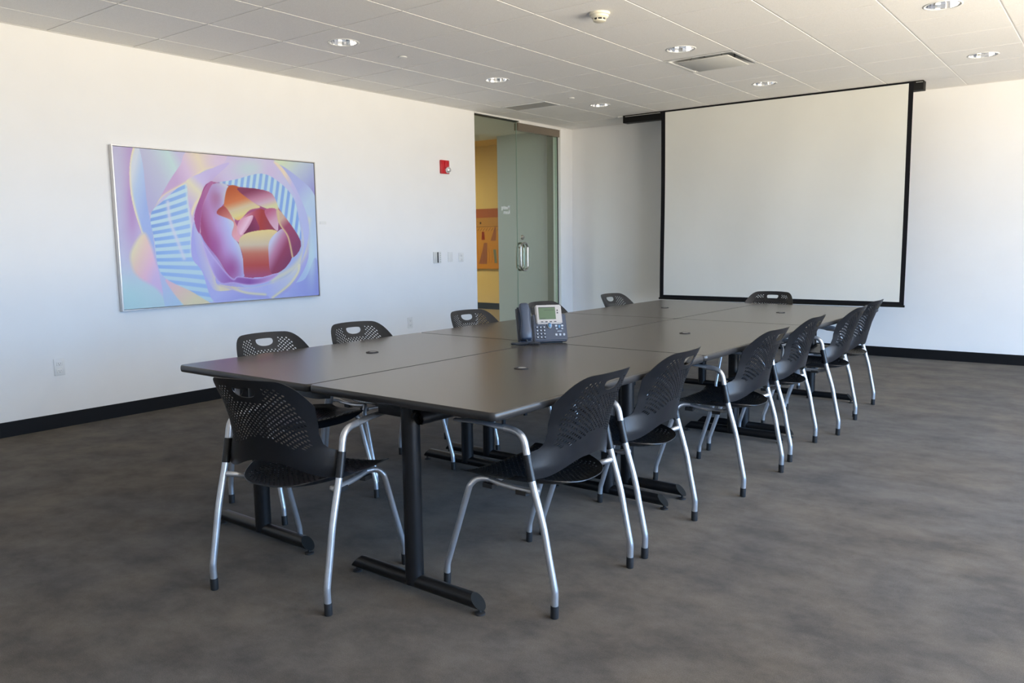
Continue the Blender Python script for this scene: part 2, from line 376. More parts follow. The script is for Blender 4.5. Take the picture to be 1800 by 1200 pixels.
def paint_mat(name, gain=1.0):
    m = mat(name, (1, 1, 1), 0.55, spec=0.3); t = m.node_tree; a = t.nodes.new('ShaderNodeAttribute'); a.attribute_name = 'paint'
    mx = t.nodes.new('ShaderNodeMixRGB'); mx.blend_type = 'MULTIPLY'; mx.inputs[0].default_value = 1; mx.inputs[2].default_value = (gain, gain, gain, 1)
    t.links.new(a.outputs['Color'], mx.inputs[1]); t.links.new(mx.outputs[0], t.nodes['Principled BSDF'].inputs['Base Color']); return m
def seg_dist(x, y, P):
    P = np.asarray(P, float); Q = np.roll(P, -1, 0); d = np.full(x.shape, 1e9); ins = np.zeros(x.shape, bool)
    for (x1, y1), (x2, y2) in zip(P, Q):
        dx, dy = x2-x1, y2-y1; t = np.clip(((x-x1)*dx+(y-y1)*dy)/(dx*dx+dy*dy+1e-9), 0, 1)
        d = np.minimum(d, np.hypot(x-x1-t*dx, y-y1-t*dy))
        c = ((y1 > y) != (y2 > y)) & (x < (x2-x1)*(y-y1)/(y2-y1+1e-12)+x1); ins ^= c
    return d, ins
def line_dist(x, y, P):
    P = np.asarray(P, float); d = np.full(x.shape, 1e9)
    for (x1, y1), (x2, y2) in zip(P[:-1], P[1:]):
        dx, dy = x2-x1, y2-y1; t = np.clip(((x-x1)*dx+(y-y1)*dy)/(dx*dx+dy*dy+1e-9), 0, 1)
        d = np.minimum(d, np.hypot(x-x1-t*dx, y-y1-t*dy))
    return d
def smooth_poly(P, sub=5, closed=True):
    P = [np.array(p, float) for p in P]; n = len(P); o = []
    for i in range(n if closed else n-1):
        p0, p1, p2, p3 = (P[(i-1) % n], P[i], P[(i+1) % n], P[(i+2) % n]) if closed else (P[max(i-1, 0)], P[i], P[i+1], P[min(i+2, n-1)])
        for k_ in range(sub):
            t = k_/sub; o.append(0.5*((2*p1)+(p2-p0)*t+(2*p0-5*p1+4*p2-p3)*t*t+(3*p1-p0-3*p2+p3)*t**3))
    if not closed: o.append(P[-1])
    return o
def C(s): return np.array([int(s[i:i+2], 16)/255 for i in (0, 2, 4)])
def grad(x, y, a, b, stops):
    a = np.array(a, float); b = np.array(b, float); d = b-a; t = ((x-a[0])*d[0]+(y-a[1])*d[1])/(d@d)
    ps = [s[0] for s in stops]; cs = np.array([C(s[1]) for s in stops])
    return np.stack([np.interp(t, ps, cs[:, k_]) for k_ in range(3)], -1)

# flower canvas: petals drawn as outlines with soft colour blends
Hc = None
def homog():
    src = [(0, 1), (1, 1), (1, 0), (0, 0)]; dst = [(52, 55), (1388, 160), (1420, 1053), (118, 1160)]
    A = []; B = []
    for (u, v), (x, y) in zip(src, dst):
        A.append([u, v, 1, 0, 0, 0, -u*x, -v*x]); B.append(x); A.append([0, 0, 0, u, v, 1, -u*y, -v*y]); B.append(y)
    h = np.linalg.solve(np.array(A, float), np.array(B, float)); return np.append(h, 1).reshape(3, 3)
HM = homog()
def flower(u, v):
    w_ = HM[2, 0]*u+HM[2, 1]*v+1; x = (HM[0, 0]*u+HM[0, 1]*v+HM[0, 2])/w_; y = (HM[1, 0]*u+HM[1, 1]*v+HM[1, 2])/w_
    img = grad(x, y, (60, 100), (300, 1100), [(0, 'c3bede'), (.3, 'cdc9e4'), (.5, 'c8bfe2'), (.75, 'cfd6ea'), (1, 'c3dfe8')])
    def lay(P, a, b, stops, rim=None, rw=14, soft=2.0, sm=True, rim_line=None, fn=None):
        nonlocal img
        Q = smooth_poly(P) if sm else P
        d, ins = seg_dist(x, y, Q); sd = np.where(ins, d, -d); al = np.clip(sd/soft+0.5, 0, 1)[:, None]
        c = grad(x, y, a, b, stops)
        if fn is not None: c = fn(c, x, y)
        if rim:
            dd = line_dist(x, y, smooth_poly(rim_line, closed=False)) if rim_line else d
            rimw = np.exp(-(dd/rw)**2)[:, None]; c = c*(1-rimw)+C(rim)*rimw
        img = img*(1-al)+c*al
    def blot(cx, cy, rx, ry, col, amt=1.0):
        nonlocal img
        a = (amt*np.exp(-((x-cx)/rx)**2-((y-cy)/ry)**2))[:, None]; img = img*(1-a)+C(col)*a
    blot(175, 420, 55, 330, 'b58ac8', .9); blot(190, 100, 60, 90, 'b694cf', .6); blot(80, 500, 60, 400, 'b9bede', .6); blot(150, 1080, 160, 140, 'b9e2e6', .9)
    # upper left field
    lay([(225, 60), (560, 90), (470, 240), (370, 400), (300, 510), (270, 400), (245, 200)], (240, 300), (520, 180), [(0, 'b6b3dc'), (.45, 'c0c6e0'), (.8, 'c5e2e4'), (1, 'c8c4e6')])
    # blade petal
    lay([(190, 60), (225, 60), (255, 200), (275, 420), (310, 620), (345, 860), (420, 1010), (480, 1130), (430, 1120), (330, 900), (240, 640), (190, 480), (165, 330), (165, 180)], (170, 300), (300, 330), [(0, 'd7e0ee'), (.35, 'b4cdf0'), (.8, 'a6bdee'), (1, '9fb6ec')], rim='efe6c4', rw=9, rim_line=[(190, 70), (165, 180), (168, 330), (195, 480), (240, 640)])
    # pink yellow lobe lower left
    lay([(250, 640), (170, 760), (170, 860), (215, 940), (340, 1020), (410, 1120), (400, 1130), (420, 1000), (350, 870), (300, 720)], (150, 800), (350, 880), [(0, 'ece6bb'), (.35, 'efcfc5'), (.7, 'eec2da'), (1, 'd9c0ea')], soft=26)
    lay([(345, 860), (400, 950), (450, 1050), (500, 1130), (400, 1150), (370, 1000)], (350, 900), (480, 1100), [(0, 'c3c6ee'), (1, 'b9d5ee')])
    lay([(400, 950), (560, 1010), (720, 1110), (560, 1150), (500, 1110), (430, 1020)], (400, 950), (560, 1120), [(0, 'e9bfdc'), (.5, 'f0cdc2'), (1, 'ece0b8')])
    # outer upper petal
    lay([(570, 80), (920, 100), (800, 180), (670, 210), (540, 300), (380, 395), (300, 520), (420, 300), (500, 180)], (460, 260), (760, 130), [(0, 'c7a7d6'), (.3, 'dcc4e4'), (.6, 'eee0c4'), (1, 'dfc8e2')], rim='f0e6bf', rw=12, rim_line=[(800, 190), (670, 215), (540, 300), (380, 400), (300, 515)])
    # upper right wash
    lay([(880, 100), (1400, 140), (1420, 1060), (1080, 1090), (700, 1120), (560, 800), (560, 430), (680, 230), (790, 160)], (700, 300), (1400, 700), [(0, 'cfc3ea'), (.3, 'd4c6ea'), (.6, 'c0c6ee'), (1, '9fb2ea')])
    blot(960, 200, 120, 70, 'c4dce2', .9); blot(760, 160, 90, 50, 'dcc8ea', .7); blot(1100, 215, 60, 70, 'd0bce6', .7)
    lay([(1130, 130), (1400, 150), (1400, 390), (1300, 290), (1200, 200)], (1180, 150), (1390, 360), [(0, 'd9e8c6'), (.35, 'bfd0e0'), (.7, 'a6b2e2'), (1, '9492d6')])
    lay([(1150, 170), (1290, 260), (1400, 390), (1410, 640), (1390, 960), (1300, 1000), (1240, 980), (1350, 800), (1350, 560), (1240, 330)], (1240, 400), (1400, 520), [(0, 'a9b4ec'), (.5, 'b7d2ee'), (1, 'b2cbee')])
    lay([(1240, 980), (1330, 940), (1400, 800), (1430, 1060), (1080, 1085), (1130, 1040)], (1200, 1000), (1400, 960), [(0, 'a9b3ee'), (1, '8f97e0')])
    blot(1370, 800, 30, 170, 'c3e2ea', .8)
    # left middle petals and ring
    lay([(530, 300), (680, 215), (830, 160), (700, 290), (640, 400), (590, 545), (565, 480)], (530, 420), (700, 250), [(0, 'cbb6e4'), (.45, 'e8e2c6'), (.7, 'cfc4ee'), (1, 'c9bcee')], rim='eee2bd', rw=10, rim_line=[(560, 560), (600, 440), (690, 330)])
    # striped band on the left
    def stripes(c, X, Y):
        ph = Y + np.interp(Y, [350, 600, 800, 950, 1100], [0.42, 0.22, 0.04, -0.10, -0.16])*(X-470)
        s = 0.5+0.5*np.tanh(4*np.sin(2*PI*ph/52.0)); s = s[:, None]
        return c*(1-s)+(C('c2e0ee')*s)
    lay([(300, 520), (380, 425), (530, 310), (545, 450), (565, 600), (570, 780), (640, 900), (710, 1105), (560, 1030), (400, 950), (345, 860), (325, 700)], (300, 600), (600, 700), [(0, '7fa6e6'), (.5, '8fb8ee'), (1, '9cc0f0')], fn=stripes)
    for q in ([(415, 430), (430, 560), (480, 700), (520, 810)],): 
        dd = line_dist(x, y, smooth_poly(q, closed=False)); a = np.exp(-(dd/12)**2)[:, None]*.8; img = img*(1-a)+C('d9dcf0')*a
    dd = line_dist(x, y, smooth_poly([(535, 310), (550, 460), (570, 620), (565, 790)], closed=False)); a = np.exp(-(dd/7)**2)[:, None]*.7; img = img*(1-a)+C('cfe8ec')*a
    # lavender sheath below
    lay([(585, 565), (640, 660), (740, 800), (840, 950), (1080, 1040), (1300, 830), (1320, 600), (1350, 800), (1250, 990), (1110, 1075), (900, 1080), (720, 1105), (640, 900), (570, 790)], (600, 700), (900, 1060), [(0, 'a6a6ea'), (.4, 'b2b0ec'), (.8, 'b8bcf2'), (1, 'a8aaea')])
    lay([(585, 570), (640, 680), (720, 880), (745, 990), (900, 1005), (740, 1030), (680, 960), (610, 800)], (600, 800), (720, 780), [(0, 'a5aaea'), (.6, 'c9c6e6'), (1, 'eee6c2')])
    lay([(745, 985), (850, 1000), (1000, 1000), (1200, 930), (1290, 840), (1285, 900), (1230, 980), (1110, 1075), (1060, 1055), (900, 1040)], (800, 1000), (1250, 960), [(0, 'd9d6dc'), (.25, 'c6c3ee'), (.6, 'b6bcf0'), (1, 'cdd3e4')], rim='eee8c2', rw=8, rim_line=[(745, 982), (850, 1000), (1000, 992), (1110, 962)])
    for q in ([(840, 1005), (930, 1040), (1060, 1052)], [(1110, 1072), (1220, 985), (1280, 900), (1288, 850)]):
        dd = line_dist(x, y, smooth_poly(q, closed=False)); a = np.exp(-(dd/8)**2)[:, None]*.9; img = img*(1-a)+C('ece6bc')*a
    for q in ([(1345, 545), (1330, 640), (1325, 760), (1250, 870), (1110, 950)],):
        dd = line_dist(x, y, smooth_poly(q, closed=False)); a = np.exp(-(dd/22)**2)[:, None]*.8; img = img*(1-a)+C('e3e0c6')*a
    # upper striped band
    def st2(c, X, Y):
        ph = X*0.9+Y*0.12; s = (0.5+0.5*np.tanh(4*np.sin(2*PI*ph/36.0)))[:, None]
        return c*(1-s)+C('bfe0ee')*s
    lay([(730, 300), (860, 275), (1040, 232), (1160, 290), (1250, 390), (1285, 520), (1300, 680), (1210, 560), (1110, 380), (1080, 350), (980, 335), (850, 320)], (800, 300), (1280, 500), [(0, '86aee8'), (1, '7ea6ea')], fn=st2)
    lay([(1120, 150), (1180, 230), (1260, 370), (1300, 520), (1320, 700), (1300, 830), (1345, 700), (1350, 540), (1270, 330), (1180, 190)], (1180, 300), (1340, 330), [(0, 'f0dfc6'), (.4, 'c5bfee'), (1, 'b3bdee')])
    # deep red heart
    lay([(690, 295), (860, 320), (1090, 355), (1150, 460), (1300, 690), (1240, 800), (1170, 890), (1000, 935), (845, 940), (740, 800), (640, 660), (590, 540), (630, 400)], (620, 400), (1250, 800), [(0, 'a04a86'), (.4, 'a9507e'), (.7, '8c3a66'), (1, '6f2d56')])
    lay([(690, 295), (720, 310), (660, 450), (630, 640), (590, 545), (625, 410)], (600, 420), (680, 400), [(0, '9c4a8e'), (1, 'b065a0')], rim='d9b0cc', rw=5, rim_line=[(715, 310), (655, 450), (630, 640)])
    lay([(720, 305), (820, 320), (800, 420), (740, 505), (840, 520), (860, 570), (840, 650), (890, 720), (920, 860), (920, 930), (845, 940), (740, 800), (640, 660), (640, 500), (670, 400)], (660, 620), (860, 560), [(0, '9a3f78'), (.4, 'b995d6'), (.75, 'b6bdf0'), (1, 'cfe0e6')])
    blot(735, 400, 50, 100, 'a24a72', .6); blot(770, 340, 50, 30, 'b6a3dc', .6); blot(830, 880, 70, 90, '9a3f86', .8); blot(720, 720, 50, 80, 'a14b96', .6)
    lay([(820, 320), (900, 330), (980, 420), (1030, 460), (960, 480), (880, 550), (800, 470), (790, 430)], (850, 330), (920, 540), [(0, 'b04a22'), (.4, 'cf6d3c'), (.65, 'd6c3a0'), (.85, 'e0d490'), (1, 'eebf68')], soft=5)
    lay([(880, 330), (1090, 355), (1150, 460), (1130, 480), (1050, 460), (960, 410)], (1000, 340), (1040, 470), [(0, '7c2c4e'), (.45, 'c07f9c'), (.75, 'cfb0c4'), (1, 'd8d6a4')])
    lay([(740, 505), (790, 455), (850, 540), (900, 650), (890, 700), (840, 650), (850, 560)], (760, 480), (880, 640), [(0, 'a33e3e'), (.5, 'd98f86'), (1, 'e6a3b4')])
    lay([(885, 560), (980, 490), (1060, 480), (1140, 610), (1100, 620), (900, 660)], (900, 560), (1120, 580), [(0, 'e0a3bc'), (.35, 'b4506a'), (.6, 'a02d2d'), (1, '8c3550')])
    lay([(980, 515), (1010, 560), (1020, 615), (920, 645), (950, 570)], (950, 600), (1010, 560), [(0, '6b1c44'), (1, '8a2c5a')])
    lay([(890, 555), (980, 515), (960, 580), (905, 650), (885, 610)], (890, 560), (960, 600), [(0, 'd98fae'), (.6, 'efc6dc'), (1, 'c97a9e')])
    lay([(1060, 480), (1140, 475), (1150, 600), (1135, 615), (1090, 560)], (1070, 500), (1150, 600), [(0, 'b4587e'), (.5, 'cf9ab8'), (1, 'd9b4cc')])
    lay([(885, 695), (930, 640), (1040, 615), (1140, 620), (1150, 700), (1110, 910), (1000, 935), (925, 935), (910, 780)], (1000, 620), (1010, 930), [(0, 'e6cf8c'), (.3, 'cfc0a8'), (.5, 'c06a5a'), (.75, 'b2413f'), (1, 'a64a78')])
    lay([(1090, 690), (1150, 620), (1190, 610), (1220, 680), (1240, 800), (1170, 890), (1100, 905), (1085, 800)], (1090, 720), (1240, 800), [(0, 'c8cbe8'), (.3, 'b9789f'), (.6, '8c3358'), (1, '7a2e58')])
    lay([(1150, 470), (1300, 690), (1240, 800), (1210, 660), (1150, 560)], (1150, 560), (1290, 700), [(0, 'cfae9a'), (.3, '9a3f62'), (1, '7c3462')], rim='d9bf8f', rw=6, rim_line=[(1150, 480), (1160, 570), (1215, 660), (1245, 800)])
    # violet fold at the bottom of the heart
    lay([(840, 945), (880, 930), (1010, 940), (1150, 905), (1080, 965), (960, 990), (850, 975), (740, 960), (640, 700), (740, 830)], (700, 850), (1080, 960), [(0, 'b3a4e4'), (.4, '9a62b4'), (.7, '8a4fa4'), (1, 'bb92d0')], rim='c8b6ea', rw=7)
    img = img*0.90+0.085*np.array([1.0, 0.985, 1.0])
    return img
M_ART = paint_mat('flower_canvas_paint', 0.95)
AX = 0.042
t_art = empty('painting', 'large pastel rose painting with blue stripes in a thin silver frame', 'painting', (0, 1.3, 0.785))
ay0, ay1, az0, az1 = 0.372-1.3, 2.235-1.3, 0.792-0.785+0.004, 2.018-0.785
paint_mesh('canvas', 1, 1, 420, 280, flower, M_ART, t_art, lambda a, b: (AX, ay0+0.012+a*(ay1-ay0-0.024), az0+0.012+b*(az1-az0-0.024)))
bm = bmesh.new(); fw_ = 0.008
box(bm, 0.004, AX+0.006, ay0, ay0+fw_, az0, az1); box(bm, 0.004, AX+0.006, ay1-fw_, ay1, az0, az1)
box(bm, 0.004, AX+0.006, ay0+fw_, ay1-fw_, az0, az0+fw_); box(bm, 0.004, AX+0.006, ay0+fw_, ay1-fw_, az1-fw_, az1)
obj('frame', bm, M_FRAME, t_art)
bbox_ob('backing', (0.002, AX-0.004, ay0+0.012, ay1-0.012, az0+0.012, az1-0.012), M_TRIMW, t_art)

# corridor artwork, on the yellow wall
def mural(u, v):
    x, y = (u*1032) % 430, (1-v)*620
    img = grad(x, y, (0, 0), (0, 620), [(0, 'd08a40'), (.3, 'd79a48'), (1, 'e0932c')])
    def lay(P, c, soft=3):
        nonlocal img
        d, ins = seg_dist(x, y, P); al = np.clip(np.where(ins, d, -d)/soft+.5, 0, 1)[:, None]; img = img*(1-al)+C(c)*al
    lay([(-5, -5), (435, -5), (435, 92), (-5, 92)], 'b4603c'); lay([(-5, 92), (435, 92), (435, 185), (-5, 185)], 'c8924e')
    for q in (0, 215):
        lay([(60+q, 235), (85+q, 235), (90+q, 320), (55+q, 320)], '9c2c12'); lay([(20+q, 570), (60+q, 440), (80+q, 350), (115+q, 350), (110+q, 570)], 'a8664c')
        lay([(150+q, 330), (180+q, 240), (200+q, 170), (210+q, 240), (205+q, 330)], 'a8664c'); lay([(40+q, 135), (55+q, 135), (55+q, 155), (40+q, 155)], '3a1c10')
        lay([(175+q, 420), (205+q, 420), (215+q, 560), (190+q, 560)], '7f8c84')
    for k_ in range(15):
        px = 15+k_*29; dd = line_dist(x, y, [(px, 225), (px+18, 200)]); a = np.exp(-(dd/2.5)**2)[:, None]*.7; img = img*(1-a)+C('5a2f14')*a
        dd = line_dist(x, y, [(px, 420), (px+8, 500), (px-4, 560)]); a = np.exp(-(dd/2)**2)[:, None]*.45; img = img*(1-a)+C('6a3a16')*a
    dd = line_dist(x, y, [(0, 185), (430, 185)]); a = np.exp(-(dd/2)**2)[:, None]; img = img*(1-a)+C('5a2f14')*a
    return img
hm = empty('painting', 'orange mural panel with a red top band on the yellow corridor wall', 'painting', (-3.9, YY, 0.775))
paint_mesh('canvas', 1, 1, 420, 200, mural, paint_mat('mural_paint', 0.9), hm, lambda a, b: (-1.1+a*2.4, -0.045, 0.0+b*1.135))
bbox_ob('backing', (-1.1, 1.3, -0.043, -0.002, 0.0, 1.135), M_GREYP, hm)

# ================================================================== WALL FITTINGS
def plate(name, label, cat, y0, y1, z0, z1, group=None):
    t = empty(name, label, cat, (0, (y0+y1)/2, z0), 0, group); w_, h_ = (y1-y0), (z1-z0)
    bbox_ob('cover_plate', (0.0005, 0.007, -w_/2, w_/2, 0, h_), M_WHITEP, t, 0.002); return t, w_, h_
def outlet(label, y0, y1, z0, z1, cat='power outlet'):
    t, w_, h_ = plate('power_outlet', label, cat, y0, y1, z0, z1)
    for s in (0.27, 0.70):
        r = bbox_ob('socket', (0.006, 0.0095, -w_*0.27, w_*0.27, h_*s-0.014, h_*s+0.014), M_WHITEP, t, 0.003)
        bm = bmesh.new()
        for yy in (-0.007, 0.007): box(bm, 0.0096, 0.0101, yy-0.0013, yy+0.0013, h_*s-0.002, h_*s+0.008)
        box(bm, 0.0096, 0.0101, -0.003, 0.003, h_*s-0.010, h_*s-0.005)
        obj('slot', bm, M_GREYP, r)
outlet('white double power outlet low on the wall below the rose painting, near the left edge', -0.128, -0.056, 0.373, 0.492)
outlet('white double power outlet low on the long wall behind the table chairs', 3.414, 3.486, 0.383, 0.498)
outlet('white double power outlet beside the light switch, nearest the glass', 4.255, 4.335, 1.058, 1.162)
t, w_, h_ = plate('light_switch', 'white light switch plate between thermostat and outlet', 'switch', 4.075, 4.150, 1.063, 1.171)
bbox_ob('rocker', (0.006, 0.010, -0.012, 0.012, h_*0.22, h_*0.78), M_WHITEP, t, 0.002)
t = empty('thermostat', 'white wall thermostat with a dark vertical strip, left of the light switch', 'thermostat', (0, 3.888, 1.056))
bbox_ob('body', (0.0005, 0.024, -0.055, 0.055, 0, 0.122), M_WHITEP, t, 0.004)
bbox_ob('grey_cover', (0.022, 0.0265, -0.052, -0.012, 0.004, 0.118), M_VENTP, t, 0.001)
bbox_ob('display_strip', (0.022, 0.0275, -0.010, 0.006, 0.004, 0.118), M_DARK, t)
bm = bmesh.new()
for k_ in range(5): box(bm, 0.0235, 0.025, 0.030, 0.044, 0.012+k_*0.022, 0.018+k_*0.022)
obj('button', bm, M_VENT, t)
t = empty('fire_alarm', 'red fire alarm strobe with a clear lens high on the wall', 'fire alarm', (0, 4.040, 2.02))
bbox_ob('base', (0.0005, 0.028, -0.066, 0.066, 0, 0.145), M_RED, t, 0.006)
bbox_ob('horn', (0.027, 0.040, -0.012, 0.040, 0.055, 0.135), M_RED, t, 0.005)
bm = bmesh.new(); lathe(bm, [(0.036, 0.028), (0.034, 0.045), (0.024, 0.060), (0.0, 0.066)], (0, 0.030, 0.042), 16, 'X'); obj('strobe_lens', bm, M_LENS, t, True)
t = bbox_ob('wall_label', (0.0005, 0.003, 2.302, 2.376, 1.458, 1.486), M_WHITEP); tag(t, 'small white caption card on the wall right of the rose painting', 'label')

# ================================================================== CEILING FITTINGS
names = {(1, 2): 'round chrome recessed downlight above the left wall, nearest one of the left row', (1, 5): 'round chrome recessed downlight, middle one of the left row near the glass pane',
 (1, 8): 'round chrome recessed downlight nearest the glass door and screen end', (4, 5): 'round chrome recessed downlight just before the square air diffuser',
 (4, 8): 'round chrome recessed downlight directly above the projection screen', (7, 5): 'round chrome recessed downlight cut by the top edge of the photo',
 (7, 8): 'round chrome recessed downlight at the right, near the screen housing end'}
first = None
for key in LIGHTS:
    x, y = GX+T*(key[0]+.5), T*(key[1]+.5)
    if first is None:
        t = empty('recessed_downlight', names[key], 'ceiling light', (x, y, H), 0, 'recessed downlights in the ceiling')
        bm = bmesh.new(); lathe(bm, [(LR-0.004, 0.004), (LR-0.004, -0.0015), (LR+0.006, -0.004), (LR+0.014, -0.001), (LR+0.014, 0.0)], seg=40); obj('trim_ring', bm, M_WHITEP, t, True)
        bm = bmesh.new(); lathe(bm, [(LR-0.005, 0.0), (LR-0.009, 0.03), (LR-0.018, 0.07), (LR-0.032, 0.11), (LR-0.045, 0.14)], seg=20)
        obj('reflector', bm, M_CHROME, t)
        bm = bmesh.new(); lathe(bm, [(LR-0.045, 0.14), (0.0, 0.141)], seg=24); obj('can_top', bm, M_WHITEP, t)
        bm = bmesh.new()
        for s in (-0.016, 0.016): tube(bm, [(s, 0, 0.14), (s, 0, 0.08), (s, 0, 0.07)], [0.011, 0.011, 0.005], 10)
        obj('bulb', bm, mat('frosted_bulb', (0.85, 0.85, 0.83), 0.3), t, True, math.radians(40))
        first = t
    else:
        t = first.copy(); COL.objects.link(t); t.location = (x, y, H); t['label'] = names[key]
        for ch in list(first.children): c = ch.copy(); COL.objects.link(c); c.parent = t
x0, x1, y0, y1 = GX+4*T+.008, GX+5*T-.008, 6*T+.008, 7*T-.008
t = empty('air_diffuser', 'square white ceiling air diffuser with a dropped centre panel', 'air diffuser', ((x0+x1)/2, (y0+y1)/2, H)); s = (x1-x0)/2
bm = bmesh.new()
prof = [(s, 0.0), (s, -0.004), (s-0.022, -0.004), (s-0.055, 0.045), (s-0.10, 0.09)]
rings = [[bm.verts.new((sx*r, sy*r, h)) for sx, sy in ((-1, -1), (1, -1), (1, 1), (-1, 1))] for r, h in prof]
for i in range(len(rings)-1):
    for k_ in range(4): bm.faces.new([rings[i][k_], rings[i+1][k_], rings[i+1][(k_+1) % 4], rings[i][(k_+1) % 4]])
bm.faces.new(rings[-1]); obj('frame', bm, M_WHITEP, t)
bbox_ob('centre_panel', (-s+0.072, s-0.072, -s+0.072, s-0.072, -0.014, -0.006), M_VENTP, t, 0.003)
for sx in (-1, 1):
    for sy in (-1, 1): bm = bmesh.new(); box(bm, sx*(s-0.16)-.006, sx*(s-0.16)+.006, sy*(s-0.16)-.006, sy*(s-0.16)+.006, -0.007, 0.09); obj('hanger', bm, M_GREYP, t)
x0, x1, y0, y1 = GX+.008, GX+T-.008, 4.583, 4.872
t = empty('air_vent', 'long grey return air grille in the ceiling above the glass pane', 'air vent', ((x0+x1)/2, (y0+y1)/2, H)); sx, sy = (x1-x0)/2, (y1-y0)/2
bm = bmesh.new(); b_ = 0.016
for a in ((-sx, sx, -sy, -sy+b_), (-sx, sx, sy-b_, sy), (-sx, -sx+b_, -sy+b_, sy-b_), (sx-b_, sx, -sy+b_, sy-b_)): box(bm, *a, -0.004, 0.006)
obj('frame', bm, M_WHITEP, t)
bm = bmesh.new(); n = 26
for k_ in range(n):
    yy = -sy+b_+(k_+.5)*(2*sy-2*b_)/n; box(bm, -sx+b_, sx-b_, yy-0.0025, yy+0.0025, -0.002, 0.012)
for k_ in range(30):
    xx = -sx+b_+(k_+.5)*(2*sx-2*b_)/30; box(bm, xx-0.0015, xx+0.0015, -sy+b_, sy-b_, 0.0, 0.010)
obj('grille', bm, M_VENT, t)
bbox_ob('duct', (-sx+b_, sx-b_, -sy+b_, sy-b_, 0.05, 0.06), M_DARK, t)
t = empty('smoke_detector', 'round ivory smoke detector on the ceiling tile', 'smoke detector', (3.150, 2.078, H))
bm = bmesh.new(); lathe(bm, [(0.068, 0), (0.066, -0.014), (0.058, -0.017), (0.056, -0.028), (0.046, -0.036), (0.0, -0.036)], seg=36); obj('base', bm, M_IVORY, t, True, math.radians(35))
bm = bmesh.new(); lathe(bm, [(0.040, -0.036), (0.038, -0.048)], seg=36); obj('sensor_gap', bm, M_DARK, t, True)
bm = bmesh.new()
for k_ in range(8):
    a = 2*PI*k_/8+.2; box(bm, -0.003, 0.003, -0.003, 0.003, -0.05, -0.035, T=Matrix.Translation((0.0405*math.cos(a), 0.0405*math.sin(a), 0)) @ Matrix.Rotation(a, 4, 'Z'))
lathe(bm, [(0.041, -0.047), (0.039, -0.054), (0.028, -0.058), (0.0, -0.058)], seg=36); obj('sensor_cap', bm, M_IVORY, t, True, math.radians(35))
for x, y, lb in ((1.296, 2.135, 'small white sprinkler cap in the ceiling behind the nearest left downlight'), (1.300, 4.590, 'small white sprinkler cap in the ceiling before the far left downlight')):
    bm = bmesh.new(); lathe(bm, [(0.034, -0.001), (0.034, -0.006), (0.028, -0.009), (0.0, -0.009)], (x, y, H), 24)
    tag(obj('sprinkler_cap', bm, M_WHITEP, None, True, math.radians(35)), lb, 'sprinkler', 'sprinkler caps in the ceiling')

# ================================================================== PROJECTION SCREEN
YS = 6.0
t = empty('projection_screen', 'large pull-down projection screen with black borders hanging before the far wall', 'projection screen', (2.94, YS, 0.585))
def L(x, z): return x-2.94, z-0.585
xo0, xo1, xi0, xi1, zo, zi, zt = 1.618, 4.272, 1.668, 4.230, 0.600, 0.632, 2.718
bm = bmesh.new(); nx, nz = 60, 40
def wav(x, z): return 0.010*math.sin(3.1*x+1.2*z)*math.sin(1.3*(z-0.5))+0.005*math.sin(7*x-2*z)*math.sin(1.3*(z-0.5))
def sheet(bm, x0, x1, z0, z1, off, nx, nz):
    g = [[bm.verts.new((x0+(x1-x0)*i/nx-2.94, off+wav(x0+(x1-x0)*i/nx, z0+(z1-z0)*j/nz), z0+(z1-z0)*j/nz-0.585)) for j in range(nz+1)] for i in range(nx+1)]
    for i in range(nx):
        for j in range(nz): bm.faces.new([g[i][j], g[i+1][j], g[i+1][j+1], g[i][j+1]])
sheet(bm, xi0, xi1, zi, zt+0.01, 0.0, nx, nz); obj('fabric', bm, M_SCREEN, t, True)
bm = bmesh.new()
sheet(bm, xo0, xi0, zo, zt+.015, 0, 2, nz); sheet(bm, xi1, xo1, zo, zt+.015, 0, 2, nz); sheet(bm, xi0, xi1, zo, zi, 0, nx, 2); sheet(bm, xo0, xo1, zt+0.01, H-0.006, -0.001, nx, 2)
sheet(bm, xo0, xo1, zo, H-.006, 0.006, nx, nz)
obj('black_border', bm, M_SBLACK, t, True)
bm = bmesh.new(); tube(bm, [(xo0-2.94-0.008, 0.0, 0.006), (xo1-2.94+0.008, 0.0, 0.006)], 0.011, 12); obj('bottom_bar', bm, M_HOUSE, t, True, math.radians(40))
bbox_ob('housing', (1.108-2.94, 4.355-2.94, 0.012, 0.125, 2.660-0.585, H-0.585-0.001), M_HOUSE, t, 0.003)
bm = bmesh.new(); box(bm, 1.14-2.94, 1.60-2.94, 0.006, 0.0125, 2.728-.585, 2.735-.585); obj('mounting_rail', bm, M_STEEL, t)
bm = bmesh.new(); box(bm, 4.29-2.94, 4.35-2.94, 0.006, 0.0125, 2.728-.585, 2.735-.585)
obj('mounting_rail', bm, M_STEEL, t)
bbox_ob('mounting_clip', (1.03-2.94, 1.108-2.94, 0.03, 0.09, H-0.585-0.012, H-0.585-0.001), M_WHITEP, t)

